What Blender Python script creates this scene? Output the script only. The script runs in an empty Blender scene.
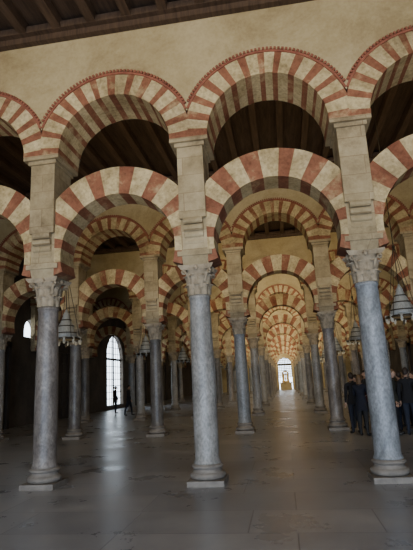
import bpy, bmesh, math, random
from mathutils import Vector, Matrix
random.seed(7)
sin,cos,pi,sqrt,acos=math.sin,math.cos,math.pi,math.sqrt,math.acos
S=3.0; X0=-1.446; D=8.62; W=7.92
ZC=3.26; ZCAP=3.81; ZU=6.27; ZTOP=8.98
NR=9; I0=-4; I1=4           # column indices
XL=X0+I0*S; XR=X0+I1*S
YB=-6.0; YE=D+NR*W-1.5
scene=bpy.context.scene
# ================= materials =================
def nmat(name,build,rough=.8,spec=.3):
    m=bpy.data.materials.new(name);m.use_nodes=True
    nt=m.node_tree;b=nt.nodes['Principled BSDF'];b.inputs['Roughness'].default_value=rough
    b.inputs['Specular IOR Level'].default_value=spec
    build(nt,b);return m
def N(nt,t,**kw):
    n=nt.nodes.new(t)
    for k,v in kw.items():
        if k in n.inputs: n.inputs[k].default_value=v
        else: setattr(n,k,v)
    return n
def coords(nt,scale=(1,1,1),rnd=True):
    tc=N(nt,'ShaderNodeTexCoord');mp=N(nt,'ShaderNodeMapping');mp.inputs['Scale'].default_value=scale
    nt.links.new(tc.outputs['Object'],mp.inputs['Vector'])
    if rnd:
        oi=N(nt,'ShaderNodeObjectInfo');mu=N(nt,'ShaderNodeMath',operation='MULTIPLY');mu.inputs[1].default_value=37
        nt.links.new(oi.outputs['Random'],mu.inputs[0]);nt.links.new(mu.outputs[0],mp.inputs['Location'])
    return mp
def ramp(nt,fac,stops):
    r=N(nt,'ShaderNodeValToRGB');e=r.color_ramp.elements
    e[0].position=stops[0][0];e[0].color=(*stops[0][1],1);e[1].position=stops[-1][0];e[1].color=(*stops[-1][1],1)
    for p,c in stops[1:-1]:
        x=e.new(p);x.color=(*c,1)
    nt.links.new(fac,r.inputs['Fac']);return r
def mul(nt,a,b_,fac=1):
    mx=N(nt,'ShaderNodeMixRGB',blend_type='MULTIPLY');mx.inputs[0].default_value=fac
    nt.links.new(a,mx.inputs[1]);nt.links.new(b_,mx.inputs[2]);return mx.outputs[0]
def stone(name,stops,scale=2.,bump=.25,rough=.85,detail=8,sc=(1,1,1),spec=.25,fine=18,stain=0.,grain=.72):
    def b(nt,bs):
        mp=coords(nt,sc)
        n=N(nt,'ShaderNodeTexNoise',Scale=scale,Detail=detail,Roughness=.65);nt.links.new(mp.outputs[0],n.inputs['Vector'])
        r=ramp(nt,n.outputs['Fac'],stops);col=r.outputs[0]
        n2=N(nt,'ShaderNodeTexNoise',Scale=fine,Detail=6.);nt.links.new(mp.outputs[0],n2.inputs['Vector'])
        if stain:
            n3=N(nt,'ShaderNodeTexNoise',Scale=.75,Detail=7.,Roughness=.7,Distortion=.6);nt.links.new(mp.outputs[0],n3.inputs['Vector'])
            s=1-stain
            r3=ramp(nt,n3.outputs['Fac'],[(.34,(s,s*.94,s*.86)),(.55,(1,1,1))]);col=mul(nt,col,r3.outputs[0])
            r4=ramp(nt,n2.outputs['Fac'],[(.3,(grain,grain*.98,grain*.94)),(.6,(1,1,1))]);col=mul(nt,col,r4.outputs[0])
        nt.links.new(col,bs.inputs['Base Color'])
        bp=N(nt,'ShaderNodeBump',Strength=bump,Distance=.03);nt.links.new(n2.outputs['Fac'],bp.inputs['Height'])
        nt.links.new(bp.outputs[0],bs.inputs['Normal'])
    return nmat(name,b,rough,spec)
M_CREAM=stone('cream_voussoir_stone',[(.3,(.34,.25,.12)),(.5,(.52,.41,.225)),(.7,(.63,.51,.31))],1.6,.4,stain=.48,grain=.66)
M_RED=stone('red_brick_voussoir',[(.35,(.42,.29,.16)),(.46,(.275,.115,.062)),(.7,(.19,.065,.036))],1.7,.45,stain=.4)
M_HOOD=stone('red_hood_brick',[(.3,(.17,.055,.035)),(.7,(.30,.11,.065))],5,.3)
M_PLAST=stone('tan_plaster_wall',[(.3,(.33,.25,.13)),(.5,(.41,.325,.18)),(.72,(.46,.37,.22))],.7,.06,stain=.28,grain=.9)
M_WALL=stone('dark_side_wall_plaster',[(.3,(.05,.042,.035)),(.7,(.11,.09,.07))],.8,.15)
M_CAP=stone('carved_capital_stone',[(.3,(.20,.155,.10)),(.7,(.42,.34,.235))],6,.3)
def blocks(nt,bs):
    mp=coords(nt);
    sx=N(nt,'ShaderNodeSeparateXYZ');nt.links.new(mp.outputs[0],sx.inputs[0])
    ad=N(nt,'ShaderNodeMath',operation='ADD');nt.links.new(sx.outputs[0],ad.inputs[0]);nt.links.new(sx.outputs[1],ad.inputs[1])
    cb=N(nt,'ShaderNodeCombineXYZ');nt.links.new(ad.outputs[0],cb.inputs[0]);nt.links.new(sx.outputs[2],cb.inputs[1])
    br=N(nt,'ShaderNodeTexBrick',Scale=1.);br.inputs['Brick Width'].default_value=.95;br.inputs['Row Height'].default_value=.36
    br.inputs['Mortar Size'].default_value=.008;br.inputs['Color1'].default_value=(.95,.95,.95,1);br.inputs['Color2'].default_value=(.74,.72,.67,1);br.inputs['Mortar'].default_value=(.65,.6,.55,1)
    nt.links.new(cb.outputs[0],br.inputs['Vector'])
    n=N(nt,'ShaderNodeTexNoise',Scale=2.,Detail=9.,Roughness=.72);nt.links.new(mp.outputs[0],n.inputs['Vector'])
    r=ramp(nt,n.outputs['Fac'],[(.3,(.19,.14,.08)),(.5,(.36,.285,.17)),(.7,(.48,.395,.25))])
    nt.links.new(mul(nt,r.outputs[0],br.outputs['Color']),bs.inputs['Base Color'])
    bp=N(nt,'ShaderNodeBump',Strength=.4,Distance=.025);nt.links.new(n.outputs['Fac'],bp.inputs['Height']);nt.links.new(bp.outputs[0],bs.inputs['Normal'])
M_PIER=nmat('pier_ashlar',blocks,.85)
def marble(name,a,b_,c):
    def b(nt,bs):
        mp=coords(nt,(1,1,.6))
        n=N(nt,'ShaderNodeTexNoise',Scale=2.4,Detail=10.,Roughness=.7,Distortion=1.2);nt.links.new(mp.outputs[0],n.inputs['Vector'])
        r=ramp(nt,n.outputs['Fac'],[(.3,a),(.5,b_),(.7,c)])
        n2=N(nt,'ShaderNodeTexNoise',Scale=30.,Detail=4.);nt.links.new(mp.outputs[0],n2.inputs['Vector'])
        r2=ramp(nt,n2.outputs['Fac'],[(.35,(.65,.65,.65)),(.6,(1,1,1))])
        nt.links.new(mul(nt,r.outputs[0],r2.outputs[0]),bs.inputs['Base Color'])
        bp=N(nt,'ShaderNodeBump',Strength=.12,Distance=.02);nt.links.new(n.outputs['Fac'],bp.inputs['Height']);nt.links.new(bp.outputs[0],bs.inputs['Normal'])
    return nmat(name,b,.42,.45)
SH=[marble('grey_marble',(.17,.155,.135),(.28,.26,.23),(.40,.375,.34)),
    marble('dark_marble',(.07,.06,.055),(.13,.115,.10),(.23,.21,.185)),
    marble('brown_grey_marble',(.085,.07,.06),(.19,.16,.135),(.33,.29,.25)),
    marble('blue_grey_marble',(.13,.135,.135),(.23,.235,.235),(.35,.355,.36))]
M_BASE=stone('base_stone',[(.3,(.13,.11,.09)),(.7,(.26,.225,.185))],5,.25,.6)
def floorm(nt,bs):
    tc=N(nt,'ShaderNodeTexCoord');mp=N(nt,'ShaderNodeMapping')
    nt.links.new(tc.outputs['Object'],mp.inputs['Vector'])
    br=N(nt,'ShaderNodeTexBrick',Scale=1.,offset=.37,offset_frequency=2,squash=.72,squash_frequency=3);br.inputs['Brick Width'].default_value=2.1;br.inputs['Row Height'].default_value=.98
    br.inputs['Mortar Size'].default_value=.011;br.inputs['Mortar Smooth'].default_value=.4;br.inputs['Color1'].default_value=(.25,.25,.25,1);br.inputs['Color2'].default_value=(1,1,1,1);br.inputs['Mortar'].default_value=(0,0,0,1)
    nt.links.new(mp.outputs[0],br.inputs['Vector'])
    n=N(nt,'ShaderNodeTexNoise',Scale=.9,Detail=10.,Roughness=.66,Distortion=.3);nt.links.new(mp.outputs[0],n.inputs['Vector'])
    r=ramp(nt,n.outputs['Fac'],[(.3,(.19,.195,.215)),(.5,(.27,.272,.29)),(.7,(.37,.365,.37))])
    r2=ramp(nt,br.outputs['Color'],[(0,(.45,.45,.45)),(.2,(.68,.69,.71)),(1,(1.,.98,.95))])
    nt.links.new(mul(nt,r.outputs[0],r2.outputs[0]),bs.inputs['Base Color'])
    rr=ramp(nt,n.outputs['Fac'],[(.3,(.22,.22,.22)),(.7,(.42,.42,.42))]);nt.links.new(rr.outputs[0],bs.inputs['Roughness'])
    n2=N(nt,'ShaderNodeTexNoise',Scale=3.,Detail=3.);nt.links.new(mp.outputs[0],n2.inputs['Vector'])
    ad=N(nt,'ShaderNodeMath',operation='MULTIPLY_ADD');ad.inputs[1].default_value=-1.
    nt.links.new(br.outputs['Fac'],ad.inputs[0]);nt.links.new(n2.outputs['Fac'],ad.inputs[2])
    bp=N(nt,'ShaderNodeBump',Strength=.25,Distance=.012);nt.links.new(ad.outputs[0],bp.inputs['Height']);nt.links.new(bp.outputs[0],bs.inputs['Normal'])
M_FLOOR=nmat('marble_slab_floor',floorm,.4,.5)
M_WOOD=stone('dark_ceiling_wood',[(.3,(.03,.018,.012)),(.7,(.08,.048,.03))],2,.3,.7,sc=(6,.6,1))
M_BEAM=stone('ceiling_beam_wood',[(.3,(.042,.025,.016)),(.7,(.10,.06,.037))],2,.3,.65,sc=(6,.6,1))
M_DOOR=stone('dark_door_wood',[(.3,(.02,.017,.015)),(.7,(.05,.042,.038))],3,.2,.5,sc=(1,1,.3))
def flat(name,c,rough=.6,metal=0,em=None,es=0):
    def b(nt,bs):
        n=N(nt,'ShaderNodeTexNoise',Scale=30.,Detail=3.)
        r=ramp(nt,n.outputs['Fac'],[(.3,tuple(v*.8 for v in c)),(.7,tuple(min(1,v*1.15) for v in c))]);nt.links.new(r.outputs[0],bs.inputs['Base Color'])
        bs.inputs['Metallic'].default_value=metal
    return nmat(name,b,rough)
M_METAL=flat('dark_bronze',(.05,.04,.028),.45,.8)
M_GLASSW=flat('frosted_lamp_glass',(.27,.27,.25),.3)
M_GOLD=flat('gilt_altar',(.5,.33,.12),.4,.5)
# ================= mesh builder =================
class B:
    def __init__(s): s.v=[];s.f=[];s.m=[];s.sm=[]
    def add(s,vs,fs,m=0,smooth=False):
        o=len(s.v);s.v+= [tuple(v) for v in vs]
        for f in fs: s.f.append(tuple(i+o for i in f));s.m.append(m);s.sm.append(smooth)
    def box(s,x0,x1,y0,y1,z0,z1,m=0,tx=0,ty=0):
        vs=[(x0,y0,z0),(x1,y0,z0),(x1,y1,z0),(x0,y1,z0),(x0-tx,y0-ty,z1),(x1+tx,y0-ty,z1),(x1+tx,y1+ty,z1),(x0-tx,y1+ty,z1)]
        s.add(vs,[(3,2,1,0),(4,5,6,7),(0,1,5,4),(1,2,6,5),(2,3,7,6),(3,0,4,7)],m)
    def lathe(s,prof,n=24,m=0,c=(0,0),cap=True,smooth=True):
        vs=[];fs=[]
        for r,z in prof:
            for k in range(n):
                a=2*pi*k/n;vs.append((c[0]+r*cos(a),c[1]+r*sin(a),z))
        for j in range(len(prof)-1):
            for k in range(n):
                k2=(k+1)%n;fs.append((j*n+k,j*n+k2,(j+1)*n+k2,(j+1)*n+k))
        if cap:
            fs.append(tuple(range(n-1,-1,-1)));fs.append(tuple((len(prof)-1)*n+k for k in range(n)))
        s.add(vs,fs,m,smooth)
    def tube(s,pts,r,n=6,m=0):
        pts=[Vector(p) for p in pts];vs=[];fs=[]
        for i,p in enumerate(pts):
            t=(pts[min(i+1,len(pts)-1)]-pts[max(i-1,0)]).normalized()
            a=t.orthogonal().normalized() if abs(t.z)>.99 else t.cross(Vector((0,0,1))).normalized()
            b=t.cross(a)
            for k in range(n): vs.append(p+a*r*cos(2*pi*k/n)+b*r*sin(2*pi*k/n))
        for i in range(len(pts)-1):
            for k in range(n):
                k2=(k+1)%n;fs.append((i*n+k,i*n+k2,(i+1)*n+k2,(i+1)*n+k))
        s.add(vs,fs,m,True)
    def mesh(s,name,mats):
        me=bpy.data.meshes.new(name);me.from_pydata(s.v,[],s.f);me.update()
        for m in mats: me.materials.append(m)
        me.polygons.foreach_set('material_index',s.m);me.polygons.foreach_set('use_smooth',s.sm)
        bm=bmesh.new();bm.from_mesh(me);bmesh.ops.recalc_face_normals(bm,faces=bm.faces);bm.to_mesh(me);bm.free()
        return me
def obj(name,me,loc=(0,0,0),rot=0,parent=None,sc=1):
    o=bpy.data.objects.new(name,me);bpy.context.collection.objects.link(o)
    o.location=loc;o.rotation_euler=(0,0,rot);o.scale=(sc,sc,sc)
    if parent: o.parent=parent
    return o
# ================= column =================
def column_mesh(var):
    b=B()
    b.box(-.315,.315,-.315,.315,0,.09,2)
    def arc(cr,cz,r,a0,a1,n=6): return [(cr+r*cos(a0+(a1-a0)*t/n),cz+r*sin(a0+(a1-a0)*t/n)) for t in range(n+1)]
    prof=arc(.255,.15,.055,-pi/2,pi/2)+[(.255,.215)]+[(.238,.235),(.233,.265)]+arc(.247,.295,.028,-pi/2,pi/2,5)+[(.24,.335)]
    b.lathe([(.2,.09)]+prof,28,2)
    rb,rt=.212,.186
    sh=[(rb+.025,.33),(rb+.02,.36),(rb,.40)]
    for t in range(1,13):
        u=t/12;sh.append((rb+(rt-rb)*(u**1.5)+.006*sin(pi*u),.40+(ZC-.08-.40)*u))
    sh+=[(rt+.012,ZC-.06),(rt+.022,ZC-.04),(rt+.012,ZC-.015),(rt,ZC)]
    b.lathe(sh,28,0)
    # bell
    H=ZCAP-ZC
    b.lathe([(rt,ZC),(rt+.005,ZC+.2),(rt+.02,ZC+.34),(rt+.07,ZC+H-.09),(rt+.09,ZC+H-.075)],24,1)
    def leaf(a,z0,h,w,out,r0):
        nu,nv=6,8;vs=[];fs=[]
        for j in range(nv+1):
            v=j/nv;ph=v*2.35
            z=z0+h*sin(min(ph,pi/2))-(h*.22*(1-cos(max(0,ph-pi/2)))*2)
            r=r0+.014+out*(1-cos(ph))*.62
            ww=w*(.85+.25*sin(v*pi))*(1-.45*v**3)*(1+.14*(1 if j%2 else -1))
            for i in range(nu+1):
                u=i/nu*2-1
                rr=r+.018*(1-abs(u))-.012*u*u+.006*(1 if i%2 else -1)
                aa=a+u*ww/2/max(r,.1)
                vs.append((rr*cos(aa),rr*sin(aa),z))
        for j in range(nv):
            for i in range(nu): fs.append((j*(nu+1)+i,j*(nu+1)+i+1,(j+1)*(nu+1)+i+1,(j+1)*(nu+1)+i))
        b.add(vs,fs,1,True)
    for k in range(8): leaf(k*pi/4,ZC+.0,.20,.155,.065,rt)
    for k in range(8): leaf(k*pi/4+pi/8,ZC+.12,.25,.15,.075,rt+.01)
    # corner volutes & helices
    for k in range(4):
        a=pi/4+k*pi/2;pts=[]
        for t in range(16):
            u=t/15
            if u<.5: w=u/.5;r=rt+.03+.11*w**1.5;z=ZC+.27+.19*w
            else:
                th=(u-.5)/.5*2*pi*1.15;rad=.045*(1-.6*(u-.5)/.5);r=rt+.15+rad*sin(th)+.0;z=ZC+.415+rad*cos(th)
            pts.append((r*cos(a),r*sin(a),z))
        b.tube(pts,.02,6,1)
        leaf(a,ZC+.24,.17,.10,.10,rt+.02)
        a2=k*pi/2
        b.lathe([(0.001,ZCAP-.12),(.035,ZCAP-.09),(.04,ZCAP-.05),(.001,ZCAP-.0)],8,1,((rt+.085)*cos(a2),(rt+.085)*sin(a2)))
    # abacus with concave sides
    ring=[]
    for k in range(4):
        for t in range(9):
            u=t/8*2-1;hw=.315;y=-(.235+.08*u*u) ;x=hw*u
            a=k*pi/2;ring.append((x*cos(a)-y*sin(a),x*sin(a)+y*cos(a)))
    n=len(ring)
    for z0,z1,s0,s1 in [(ZCAP-.085,ZCAP-.045,.9,.97),(ZCAP-.045,ZCAP-.002,1,1.03)]:
        vs=[(x*s0,y*s0,z0) for x,y in ring]+[(x*s1,y*s1,z1) for x,y in ring]
        fs=[(i,(i+1)%n,n+(i+1)%n,n+i) for i in range(n)]+[tuple(range(n-1,-1,-1)),tuple(range(n,2*n))]
        b.add(vs,fs,1)
    return b.mesh('marble_column_%d'%var,[SH[var],M_CAP,M_BASE])
CM=[column_mesh(i) for i in range(4)]
shaftpick={(-1,0):2,(0,0):0,(1,0):3,(-2,1):1,(-1,1):1,(0,1):3,(1,1):2,(-2,0):1}
for k in range(NR):
    for i in range(I0+1,I1):
        v=shaftpick.get((i,k),random.randrange(4))
        obj('marble_column',CM[v],(X0+i*S,D+k*W,0))
# ================= arcade =================
def ring_arch(b,cx,cz,ri,re,clip,a0,a1,nv,sub,yt,first_red=True,yjit=0,rf=.92):
    def outer(a,r):
        c=abs(cos(a));return min(r,clip/c) if c>1e-6 else r
    wd=[]
    for j in range(nv): wd.append((rf if (j%2==0)==first_red else 2-rf)*random.uniform(.82,1.18))
    t=sum(wd);ang=[a0]
    for w in wd: ang.append(ang[-1]+(a1-a0)*w/t)
    for j in range(nv):
        m=1 if (j%2==0)==first_red else 0
        y=yt/2+random.uniform(-yjit,yjit);rj=ri+random.uniform(-.006,.006)
        vs=[];fs=[]
        for s in range(sub+1):
            a=ang[j]+(ang[j+1]-ang[j])*s/sub;ro=outer(a,re);rr=rj
            vs+=[(cx+rr*cos(a),-y,cz+rr*sin(a)),(cx+ro*cos(a),-y,cz+ro*sin(a)),(cx+ro*cos(a),y,cz+ro*sin(a)),(cx+rr*cos(a),y,cz+rr*sin(a))]
        for s in range(sub):
            o=s*4;q=o+4
            fs+=[(o,o+1,q+1,q),(o+1,o+2,q+2,q+1),(o+2,o+3,q+3,q+2),(o+3,o,q,q+3)]
        fs+=[(0,1,2,3),tuple(sub*4+x for x in (3,2,1,0))]
        b.add(vs,fs,m)
def arcade_mesh():
    b=B()
    HI=1.57;HO=1.66
    for i in range(I0,I1+1):
        x=X0+i*S
        ex0=.0 if i==I0 else 1; ex1=.0 if i==I1 else 1
        def bx(w,*a): b.box(x-w*ex0,x+w*ex1,*a)
        b.box(x-.24*ex0,x+.24*ex1,-.24,.24,ZCAP,ZCAP+.16,2,.0,.07)
        bx(.32,-.33,.33,ZCAP+.16,ZCAP+.25,2)
        bx(.25,-.29,.29,ZCAP+.25,4.68,2)
        bx(.25,-.37,.37,4.68,ZU-.16,2)
        for sgn in (-1,1):
            for q,(yy,zz) in enumerate([(.25,4.24),(.285,4.37),(.32,4.50),(.35,4.63)]):
                n=10;r=.06
                vs=[(x+sx,sgn*yy+r*cos(2*pi*t/n),zz+r*sin(2*pi*t/n)) for sx in(-.18*ex0,.18*ex1) for t in range(n)]
                fs=[(t,(t+1)%n,n+(t+1)%n,n+t) for t in range(n)]+[tuple(range(n-1,-1,-1)),tuple(range(n,2*n))]
                b.add(vs,fs,2)
        bx(.29,-.41,.41,ZU-.16,ZU-.08,2)
        bx(.37,-.47,.47,ZU-.08,ZU,2)
    for i in range(I0,I1):
        cx=X0+(i+.5)*S
        ring_arch(b,cx,4.22,1.13,1.69,1.26,-.30,pi+.30,19,3,.60,True,.008)
        ring_arch(b,cx,ZU,1.13,HI,1.5,0,pi,25,3,.94,True,.008,.80)
        for (r0,r1,yy,m,nn,gap) in [(HI,HI+.045,.495,3,60,0),(HI+.04,HO,.52,3,50,.42)]:
            a0=acos(min(1,1.5/r1))+.001;a1=pi-a0
            for j in range(nn):
                s0=a0+(a1-a0)*j/nn;s1=a0+(a1-a0)*(j+1-gap)/nn
                vs=[]
                for a in (s0,s1):
                    for r,y in ((r0,-yy),(r1,-yy),(r1,yy),(r0,yy)):
                        c=abs(cos(a));rr=min(r,1.5/c) if c>1e-6 else r
                        vs.append((cx+rr*cos(a),y,ZU+rr*sin(a)))
                b.add(vs,[(0,1,5,4),(1,2,6,5),(2,3,7,6),(3,0,4,7),(0,3,2,1),(4,5,6,7)],m)
        n=32;ac=acos(1.5/(HI+.04));pts=[]
        for j in range(n+1):
            a=ac+(pi-2*ac)*j/n;pts.append((cx+(HI+.02)*cos(a),ZU+(HI+.02)*sin(a)))
        pts[0]=(cx+1.5,pts[0][1]-.03);pts[-1]=(cx-1.5,pts[-1][1]-.03)
        for y in (-.468,.468):
            vs=[];fs=[]
            for px,pz in pts: vs+=[(px,y,pz),(px,y,ZTOP+.1)]
            for j in range(n): fs.append((2*j,2*j+2,2*j+3,2*j+1))
            b.add(vs,fs,4)
    return b.mesh('double_arch_arcade',[M_CREAM,M_RED,M_PIER,M_HOOD,M_PLAST])
AM=arcade_mesh()
for k in range(NR): obj('double_arch_arcade',AM,(0,D+k*W,0))
# ================= shell =================
b=B();b.box(XL-1,XR+1,YB-.5,YE+4,-.2,0);obj('floor',b.mesh('floor',[M_FLOOR]))
b=B();b.box(XL-1,XR+1,YB-.5,YE+1,ZTOP+.22,ZTOP+.4);ceil=obj('ceiling',b.mesh('ceiling',[M_WOOD]))
b=B()
ys=[YB]+[D+k*W for k in range(NR)]+[YE]
for q in range(len(ys)-1):
    y0=ys[q]+(.47 if q else 0);y1=ys[q+1]-(.47 if q<len(ys)-2 else 0)
    x=XL+.4
    while x<XR:
        b.box(x-.09,x+.09,y0,y1,ZTOP-.02,ZTOP+.215,0);x+=.75
    for yy,sg in ((y0,1),(y1,-1)):
        a,c=sorted((yy,yy+sg*.14));b.box(XL,XR,a,c,ZTOP-.16,ZTOP+.0,0)
        a,c=sorted((yy,yy+sg*.26));b.box(XL,XR,a,c,ZTOP-.03,ZTOP+.12,0)
obj('ceiling_beams',b.mesh('ceiling_beams',[M_BEAM]),parent=ceil)
def wall(name,axis,pos,u0,u1,thick,openings,mat,Ht=ZTOP+.3):
    b=B()
    def P(u,d,z): return (pos+d,u,z) if axis=='x' else (u,pos+d,z)
    cur=u0
    def quad(a,c,z0,z1):
        for d in (0,thick): b.add([P(a,d,z0),P(c,d,z0),P(c,d,z1),P(a,d,z1)],[(0,1,2,3)],0)
    for uc,hw,zb,zs in sorted(openings):
        quad(cur,uc-hw,0,Ht)
        if zb>0: quad(uc-hw,uc+hw,0,zb)
        n=14;pts=[(uc-hw*cos(pi*j/n),zs+hw*sin(pi*j/n)) for j in range(n+1)]
        for j in range(n):
            for d in (0,thick): b.add([P(pts[j][0],d,pts[j][1]),P(pts[j+1][0],d,pts[j+1][1]),P(pts[j+1][0],d,Ht),P(pts[j][0],d,Ht)],[(0,1,2,3)],0)
        loop=[(uc-hw,zb)]+pts+[(uc+hw,zb)]
        for j in range(len(loop)):
            p,q=loop[j],loop[(j+1)%len(loop)]
            b.add([P(p[0],0,p[1]),P(q[0],0,q[1]),P(q[0],thick,q[1]),P(p[0],thick,p[1])],[(0,1,2,3)],0)
        cur=uc+hw
    quad(cur,u1,0,Ht)
    return obj(name,b.mesh(name,[mat]))
def lattice(name,axis,pos,uc,hw,zb,zs,step=.28,r=.035):
    b=B()
    def P(u,z): return (pos,u,z) if axis=='x' else (u,pos,z)
    def bar(p,q,rr): b.tube([P(*p),P(*q)],rr,4,0)
    u=uc-hw
    while u<=uc+hw+.01:
        d=min(abs(u-uc),hw);bar((u,zb),(u,zs+sqrt(max(0,hw*hw-d*d))),r);u+=step
    z=zb+r
    while z<zs+hw:
        w=hw if z<zs else sqrt(max(0,hw*hw-(z-zs)**2));bar((uc-w,z),(uc+w,z),r);z+=step
    bar((uc-hw,zs),(uc+hw,zs),.09);bar((uc,zb),(uc,zs+hw),.08)
    return obj(name,b.mesh(name,[M_METAL]))
ymid=lambda k:D+(k-.5)*W   # aisle k centre (k=1 between row0,row1)
WL=XL-.03;WR=XR+.03
opL=[(37.5,1.9,.3,3.9),(24.1,.6,4.55,4.9)]
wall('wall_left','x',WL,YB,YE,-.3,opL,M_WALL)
lattice('window_1','x',WL-.17,37.5,1.9,.3,3.9,.5,.025)
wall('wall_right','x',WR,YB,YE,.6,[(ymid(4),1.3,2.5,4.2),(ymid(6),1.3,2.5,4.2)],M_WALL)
lattice('window_2','x',WR+.3,ymid(4),1.3,2.5,4.2);lattice('window_3','x',WR+.3,ymid(6),1.3,2.5,4.2)
XA=X0+S/2
wall('wall_far','y',YE,XL-.2,XR+.2,.6,[(XA,1.05,0,3.9)],M_PLAST)
lattice('window_4','y',YE+.3,XA,1.05,1.9,3.9,.26,.05)
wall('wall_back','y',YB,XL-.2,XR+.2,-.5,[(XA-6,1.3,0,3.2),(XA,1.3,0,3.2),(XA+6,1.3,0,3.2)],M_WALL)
# altar with a gilt retable standing in the far doorway
b=B();b.box(-.9,.9,-.4,.4,0,1.0,0);b.box(-1.0,1.0,-.45,.45,1.0,1.1,0,.03,.03)
b.box(-.62,.62,.1,.3,1.1,1.35,1)
for sx in(-.5,-.2,.2,.5): b.lathe([(.06,1.35),(.04,1.42),(.04,2.2),(.06,2.28)],8,1,(sx,.2))
b.box(-.6,.6,.08,.32,2.28,2.4,1)
b.box(-.5,-.2,.2,.26,1.35,2.28,1);b.box(.2,.5,.2,.26,1.35,2.28,1)
for j in range(10):
    a0,a1=pi*j/10,pi*(j+1)/10
    b.add([(r*cos(a),y,2.4+r*sin(a)) for a in(a0,a1) for r in(.32,.55) for y in (.12,.28)],[(0,2,6,4),(1,3,7,5),(2,3,7,6),(0,1,5,4)],1)
b.lathe([(.12,1.1),(.14,1.2),(.05,1.3),(.1,1.55),(.13,1.75),(.05,1.9),(.02,2.1),(.01,2.2)],12,1)
for sx in(-.8,.8): b.lathe([(.09,1.1),(.03,1.2),(.03,1.7),(.06,1.75),(.02,1.8),(.02,2.0)],8,1,(sx,0))
obj('altar',b.mesh('altar',[M_PLAST,M_GOLD]),(XA,YE-.9,0))
def door(name,x,y,sg):
    b=B();w=1.35;H=3.9
    for s in(-1,1):
        a,c=sorted((s*.02,s*w));b.box(0,.1,a,c,.0,H,0)
        for r in range(6):
            for cc in range(2):
                y0=a+.1+cc*(c-a-.1)/2;b.box(.1,.14,y0,y0+(c-a-.3)/2,.15+r*.63,.15+r*.63+.5,0,0,-.0)
    b.box(-.0,.2,-w-.22,-w,0,H+.2,0);b.box(0,.2,w,w+.22,0,H+.2,0);b.box(0,.2,-w-.22,w+.22,H,H+.25,0)
    n=16
    for j in range(n):
        a0,a1=pi*j/n,pi*(j+1)/n;vs=[]
        for a in(a0,a1):
            for r in (1.2,1.6): vs+=[(0,r*cos(a),H+.25+r*sin(a)),(.12,r*cos(a),H+.25+r*sin(a))]
        b.add(vs,[(1,3,7,5),(0,1,5,4),(2,6,7,3)],1+j%2)
    o=obj(name,b.mesh(name,[M_DOOR,M_CREAM,M_RED]),(x,y,0));
    if sg<0:o.rotation_euler=(0,0,pi)
    return o
nd=1
for k in range(0,8):
    if k not in(4,): 
        if abs((ymid(k) if k else 1.0)-24.1)>2.2: door('door_%d'%nd,WL+.002,ymid(k) if k else 1.0,1);nd+=1
    if k not in(4,6): door('door_%d'%nd,WR-.002,ymid(k) if k else 1.0,-1);nd+=1
# ================= hanging lamps =================
def lamp_mesh(zb,zt,K=1.22):
    b=B()
    def L(prof,n,m,c=(0,0),cap=True): b.lathe([(r*K,zb+z*K) for r,z in prof],n,m,(c[0]*K,c[1]*K),cap)
    L([(.30,.02),(.345,.02),(.36,.05),(.345,.08),(.30,.08),(.30,.02)],28,0,cap=False)
    L([(.001,.0),(.06,.02),(.3,.045),(.3,.055),(.06,.07)],24,0,cap=False)
    L([(.27,.08),(.235,.2),(.17,.36),(.11,.5),(.07,.6),(.075,.63),(.04,.68),(.015,.75)],20,1)
    for r,z in((.24,.2),(.175,.36),(.115,.5)): L([(r,z-.012),(r+.012,z),(r,z+.012)],20,0,cap=False)
    for k in range(10):
        a=2*pi*k/10;L([(.01,-.06),(.028,-.03),(.035,.03),(.04,.1)],8,1,(.325*cos(a),.325*sin(a)))
    for k in range(4):
        a=pi/4+pi*k/2;b.tube([(.33*K*cos(a),.33*K*sin(a),zb+.08*K),(.02*cos(a),.02*sin(a),zb+1.9)],.009,4,0)
    L([(.001,-.12),(.03,-.09),(.02,-.04),(.04,0)],10,0)
    b.lathe([(.02,zb+1.85),(.045,zb+1.9),(.02,zb+1.96)],10,0)
    b.tube([(0,0,zb+.75),(0,0,zt)],.012,5,0)
    b.lathe([(.02,zt-.12),(.07,zt)],10,0)
    return b.mesh('hanging_lamp',[M_METAL,M_GLASSW])
LM=lamp_mesh(2.98,ZTOP+.22)
for k in range(1,NR-1):
    for j in (1,-2): obj('hanging_lamp',LM,(X0+(j+.5)*S,ymid(k),0))
# ================= people =================
def skin_part(verts,edges,radii,roots,sub=1):
    me=bpy.data.meshes.new('t');me.from_pydata(verts,edges,[]);o=bpy.data.objects.new('t',me);bpy.context.collection.objects.link(o)
    o.modifiers.new('s','SKIN');sv=me.skin_vertices[0].data
    for i,r in enumerate(radii): sv[i].radius=r if isinstance(r,tuple) else (r,r)
    for v in sv: v.use_root=False
    for r in roots: sv[r].use_root=True
    m=o.modifiers.new('u','SUBSURF');m.levels=sub;m.render_levels=sub
    dg=bpy.context.evaluated_depsgraph_get();e=o.evaluated_get(dg);r=bpy.data.meshes.new_from_object(e)
    vs=[tuple(v.co) for v in r.vertices];fs=[tuple(p.vertices) for p in r.polygons]
    bpy.data.objects.remove(o);bpy.data.meshes.remove(me);bpy.data.meshes.remove(r)
    return vs,fs
M_SKIN=flat('skin',(.42,.26,.18),.6)
M_HAIRD=flat('dark_hair',(.03,.02,.015),.6);M_HAIRL=flat('brown_hair',(.12,.07,.035),.6)
M_SHOE=flat('dark_shoe',(.02,.02,.02),.5);M_EYE=flat('eye_dark',(.02,.015,.01),.3);M_LIP=flat('lip',(.25,.1,.08))
CL={n:flat('cloth_'+n,c,.9) for n,c in dict(black=(.012,.012,.014),navy=(.012,.014,.024),charcoal=(.022,.022,.024),denim=(.018,.022,.035),olive=(.025,.025,.018),maroon=(.05,.014,.014)).items()}
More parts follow.
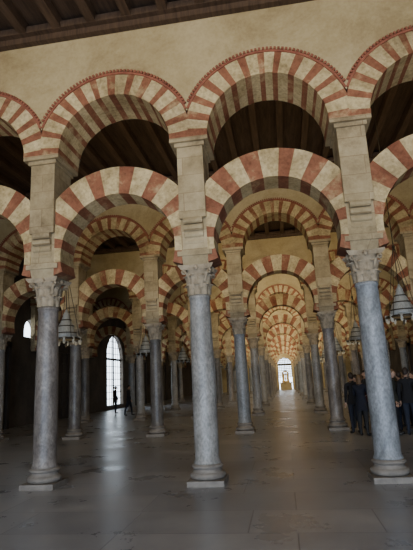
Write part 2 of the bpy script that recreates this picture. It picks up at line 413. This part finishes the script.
def person(pose='stand',top='black',leg='charcoal',hair=0,long=False,female=False):
    w=.92 if female else 1
    P={};E=[];V=[];Rr=[]
    def a(n,p,r,par=None):
        P[n]=len(V);V.append(Vector(p));Rr.append(r)
        if par is not None:E.append((P[par],P[n]))
    a('pel',(0,0,.97),(.155*w,.115));a('sp',(0,.01,1.12),(.14*w,.105),'pel');a('ch',(0,.01,1.28),(.165*w,.12),'sp');a('uc',(0,.015,1.41),(.13*w,.09),'ch')
    a('nk',(0,.01,1.49),.055,'uc');a('hd',(0,-.005,1.57),.05,'nk')
    st={'stand':(0,0),'walk':(.17,-.2),'contra':(.03,-.05)}.get(pose,(0,0))
    if pose in('phone','cross','bag'): st=(.02,-.03)
    for s,n in((1,'L'),(-1,'R')):
        fy=-st[0] if s>0 else -st[1]
        a('hip'+n,(s*.095,0,.88),.105,'pel');a('kn'+n,(s*.105,fy*.6-.015,.50),.068,'hip'+n);a('cf'+n,(s*.107,fy*.85+.01,.35),.06,'kn'+n)
        a('an'+n,(s*.11,fy+.015,.10),.042,'cf'+n);a('he'+n,(s*.11,fy+.03,.045),.038,'an'+n);a('to'+n,(s*.13,fy-.15,.035),(.042,.028),'he'+n)
        sh=Vector((s*.185*w,.015,1.41))
        if pose=='phone': el=Vector((s*.23,-.06,1.16));wr=Vector((s*.09,-.30,1.36))
        elif pose=='cross' and s>0: el=Vector((.24,0,1.15));wr=Vector((.02,-.2,1.16))
        elif pose=='bag' and s<0: el=Vector((-.24,.0,1.14));wr=Vector((-.13,-.2,1.24))
        elif pose=='walk': el=Vector((s*.24,.04+fy*-.35,1.14));wr=Vector((s*.235,-.06-fy*.7,.91))
        else: el=Vector((s*.235,.03,1.14));wr=Vector((s*.235,-.03,.89))
        a('sh'+n,sh,(.068,.07),'uc');a('el'+n,el,.05,'sh'+n);a('fa'+n,el.lerp(wr,.35),.048,'el'+n);a('wr'+n,wr,.03,'fa'+n)
    vs,fs=skin_part(V,E,Rr,[P['pel']],2)
    b=B();wrs=[V[P['wrL']],V[P['wrR']]]
    for f in fs:
        c=sum((Vector(vs[i]) for i in f),Vector())/len(f)
        if c.z<.075:m=2
        elif c.z<.93 and abs(c.x)<.215 and min((c-q).length for q in wrs)>.12:m=1
        elif c.z>1.485:m=3
        else:m=0
        b.f.append(tuple(i+len(b.v) for i in f));b.m.append(m);b.sm.append(True)
    b.v+=vs
    def ring(z0,z1,ax,ay,ax1,ay1,m,n=24,cy=0.):
        vs=[];
        for z,x_,y_ in((z0,ax,ay),(z1,ax1,ay1)): vs+=[(x_*cos(2*pi*k/n),cy+y_*sin(2*pi*k/n),z) for k in range(n)]
        b.add(vs,[(k,(k+1)%n,n+(k+1)%n,n+k) for k in range(n)],m,True)
    hem=.72 if female else .84
    ring(hem,1.12,.205*w,.155,.15*w,.118,0);ring(1.455,1.52,.085,.085,.065,.07,0,cy=.01)
    hv=[];he=[];hr=[];roots=[]
    for n,s in(('L',1),('R',-1)):
        w0=V[P['wr'+n]];e0=V[P['el'+n]];d=(w0-e0).normalized()
        if pose=='phone': ref=Vector((s,0,0))
        else: ref=Vector((0,-1,0)) if abs(d.y)<.7 else Vector((1,0,0))
        side=(ref-d*ref.dot(d)).normalized();nor=d.cross(side)*( -s)
        o=len(hv);hv+= [w0-d*.01,w0+d*.045,w0+d*.08];he+=[(o,o+1),(o+1,o+2)];hr+=[(.024,.02),(.038,.018),(.036,.016)];roots.append(o)
        for q,(off,L) in enumerate([(.028,.075),(.0095,.085),(-.0095,.078),(-.027,.06)]):
            o=len(hv);p0=w0+d*.075+side*off
            hv+=[p0,p0+d*L*.45+nor*.006,p0+d*L*.8+nor*.022,p0+d*L*.93+nor*.04];he+=[(o,o+1),(o+1,o+2),(o+2,o+3)];hr+=[.0095,.009,.0085,.0075];roots.append(o)
        o=len(hv);p0=w0+d*.03+side*.022
        hv+=[p0,p0+d*.03+side*.03+nor*.01,p0+d*.06+side*.036+nor*.02];he+=[(o,o+1),(o+1,o+2)];hr+=[.013,.011,.009];roots.append(o)
    vs,fs=skin_part(hv,he,hr,roots,1);b.add(vs,fs,3,True)
    hc=Vector((0,-.012,1.645));nu,nv=24,18;vs=[];fs=[]
    for j in range(nv+1):
        ph=pi*j/nv
        for i in range(nu):
            th=2*pi*i/nu;x=sin(ph)*cos(th);y=sin(ph)*sin(th);z=cos(ph)
            fx=.074;fy=.094;fz=.118
            if z<0: fx*=1-.32*(-z)**1.4; 
            X_=x*fx;Y_=y*fy+(-.012*max(0,-z) if y<0 else .0);Z_=z*fz
            if y<0:
                Y_-= .024*math.exp(-((X_/.012)**2)-(((Z_+.018)/.020)**2))
                Y_-= .008*math.exp(-((X_/.022)**2)-(((Z_+.058)/.009)**2))
                Y_+= .010*math.exp(-(((abs(X_)-.03)/.014)**2)-(((Z_-.008)/.013)**2))
                Y_-= .008*math.exp(-((X_/.02)**2)-(((Z_+.1)/.014)**2))
            vs.append(hc+Vector((X_,Y_,Z_)))
    for j in range(nv):
        for i in range(nu): fs.append((j*nu+i,j*nu+(i+1)%nu,(j+1)*nu+(i+1)%nu,(j+1)*nu+i))
    b.add(vs,fs,3,True)
    def ell(c,r,m,n=10):
        vs=[];fs=[]
        for j in range(n+1):
            for i in range(n):
                ph,th=pi*j/n,2*pi*i/n;vs.append((c[0]+r[0]*sin(ph)*cos(th),c[1]+r[1]*sin(ph)*sin(th),c[2]+r[2]*cos(ph)))
        for j in range(n):
            for i in range(n): fs.append((j*n+i,j*n+(i+1)%n,(j+1)*n+(i+1)%n,(j+1)*n+i))
        b.add(vs,fs,m,True)
    for s in(-1,1):
        ell(hc+Vector((s*.03,-.078,.008)),(.012,.008,.007),5,8);ell(hc+Vector((s*.075,.008,-.005)),(.010,.02,.03),3,8)
    ell(hc+Vector((0,-.100,-.058)),(.02,.004,.003),6,8)
    vs=[];fs=[];nu,nv=24,14
    for j in range(nv+1):
        for i in range(nu):
            th=2*pi*i/nu;yb=sin(th)
            lim=1.15+ (1.05 if not long else 1.3)*(max(0,yb+.35)/1.35)**.7
            ph=lim*j/nv
            x=sin(ph)*cos(th)*.083;y=sin(ph)*sin(th)*.104;z=cos(ph)*.128
            vs.append(hc+Vector((x,y+.006,z+.002)))
    for j in range(nv):
        for i in range(nu): fs.append((j*nu+i,j*nu+(i+1)%nu,(j+1)*nu+(i+1)%nu,(j+1)*nu+i))
    b.add(vs,fs,4,True)
    if long:
        ell(hc+Vector((0,.062,-.09)),(.082,.045,.15),4,12)
    if pose=='bag' or pose=='contra':
        ell((0,.19,1.22),(.15,.09,.22),2,14)
        for s in(-1,1): b.tube([(s*.1,.14,1.38),(s*.11,.03,1.47),(s*.115,-.09,1.38),(s*.12,-.10,1.25),(s*.14,.05,1.1)],.018,6,2)
    if pose=='phone':
        c=(V[P['wrL']]+V[P['wrR']])/2;b.box(c.x-.075,c.x+.075,c.y-.09,c.y-.08,c.z+.04,c.z+.13,2)
    return b.mesh('visitor_'+pose,[CL[top],CL[leg],M_SHOE,M_SKIN,M_HAIRL if hair else M_HAIRD,M_EYE,M_LIP])
PM=[person('stand','black','denim'),person('phone','navy','charcoal',1,True,True),person('bag','charcoal','denim',0),
    person('contra','olive','black',1),person('walk','black','charcoal',0,True,True),person('cross','maroon','denim',0,True,True),person('walk','charcoal','denim',0)]
ppl=[]
for q,(rt,y,m,r,s) in enumerate([(.128,15.3,0,200,1.0),(.143,14.6,1,150,.96),(.155,15.8,2,10,1.03),(.137,16.6,4,250,.96),(.166,14.9,5,-40,.95),(.152,17.3,3,170,1.),
        (.205,14.6,3,80,1.02),(.218,15.4,2,200,.98),(.232,14.3,0,150,1.03),(.225,16.6,1,190,.96),(.245,15.4,4,260,.97),(.258,14.8,5,20,.95),(.196,16.3,0,30,1.02),(.182,16.9,6,100,1.)]):
    ppl.append((m,rt*y,y,r,s))
ppl+=[(6,-9.4,28.5,90,1.0),(0,-11.3,31.5,120,1.0),(3,-5.2,31.,180,1.0),(2,5.9,22.5,70,1.),(1,6.6,23.3,150,.95)]
for m,x,y,r,s in ppl: obj('visitor',PM[m],(x,y,0),math.radians(r),sc=s)
# ================= lights =================
def area(name,loc,d,sx,sy,e,c,spread=pi):
    l=bpy.data.lights.new(name,'AREA');l.shape='RECTANGLE';l.size=sx;l.size_y=sy;l.energy=e;l.color=c;l.spread=spread
    o=bpy.data.objects.new(name,l);bpy.context.collection.objects.link(o);o.location=loc
    o.rotation_euler=Vector(d).to_track_quat('-Z','Y').to_euler();return o
COOL=(.55,.72,1.0);WARM=(1.0,.81,.48);NEU=(1,.87,.62)
for dx in(-6,0,6): area('door_daylight',(XA+dx,YB+.1,2.0),(0,1,-.12),2.4,3.8,400,COOL,2.4)
area('arcade_fill_0',(-1.5,-3.5,8.4),(0,1,-.16),14,1.0,370,WARM,1.9)  # added unseen panel behind the camera, warm fill on the first arcade
E=[0,130,180,260,320,400,430,430,430,430]
for k in range(1,NR+1):
    y=D+(k-1)*W+.75
    big=k<3
    area('arcade_fill_%d'%k,(-1.0 if big else .5,y,8.5),(0,1,-.4),13 if big else 8,.6,E[k],WARM if k<3 else NEU,2.1)  # added fill panels below the closed ceiling, facing the next arcade
for k in range(0,NR):
    area('soffit_fill_%d'%k,(0.,(5.0 if k==0 else ymid(k)),2.3),(0,.12,1),16 if k<2 else 9,1.5,[115,95,90,100,110,110,110,110,110][k],WARM,2.4)  # added floating panels without fixtures, upward fill for soffits and ceiling
w=bpy.data.worlds.new('world');scene.world=w;w.use_nodes=True
bg=w.node_tree.nodes['Background'];bg.inputs[0].default_value=(.76,.88,1,1);bg.inputs[1].default_value=6.0
# ================= camera =================
f,th,ro,ps,h=476.31,.2222,.0512,.1492,1.68
cam=bpy.data.cameras.new("camera");co=bpy.data.objects.new("camera",cam);bpy.context.collection.objects.link(co)
Fh=Vector((-sin(ps),cos(ps),0));R=Vector((cos(ps),sin(ps),0));Z=Vector((0,0,1))
F=Fh*cos(th)+Z*sin(th);U0=-Fh*sin(th)+Z*cos(th)
X=R*cos(ro)-U0*sin(ro);Y=R*sin(ro)+U0*cos(ro)
M=Matrix((X,Y,-F)).transposed().to_4x4();M.translation=(0,0,h);co.matrix_world=M
cam.sensor_fit='HORIZONTAL';cam.sensor_width=36;cam.lens=f*36/413;cam.clip_end=300
scene.camera=co
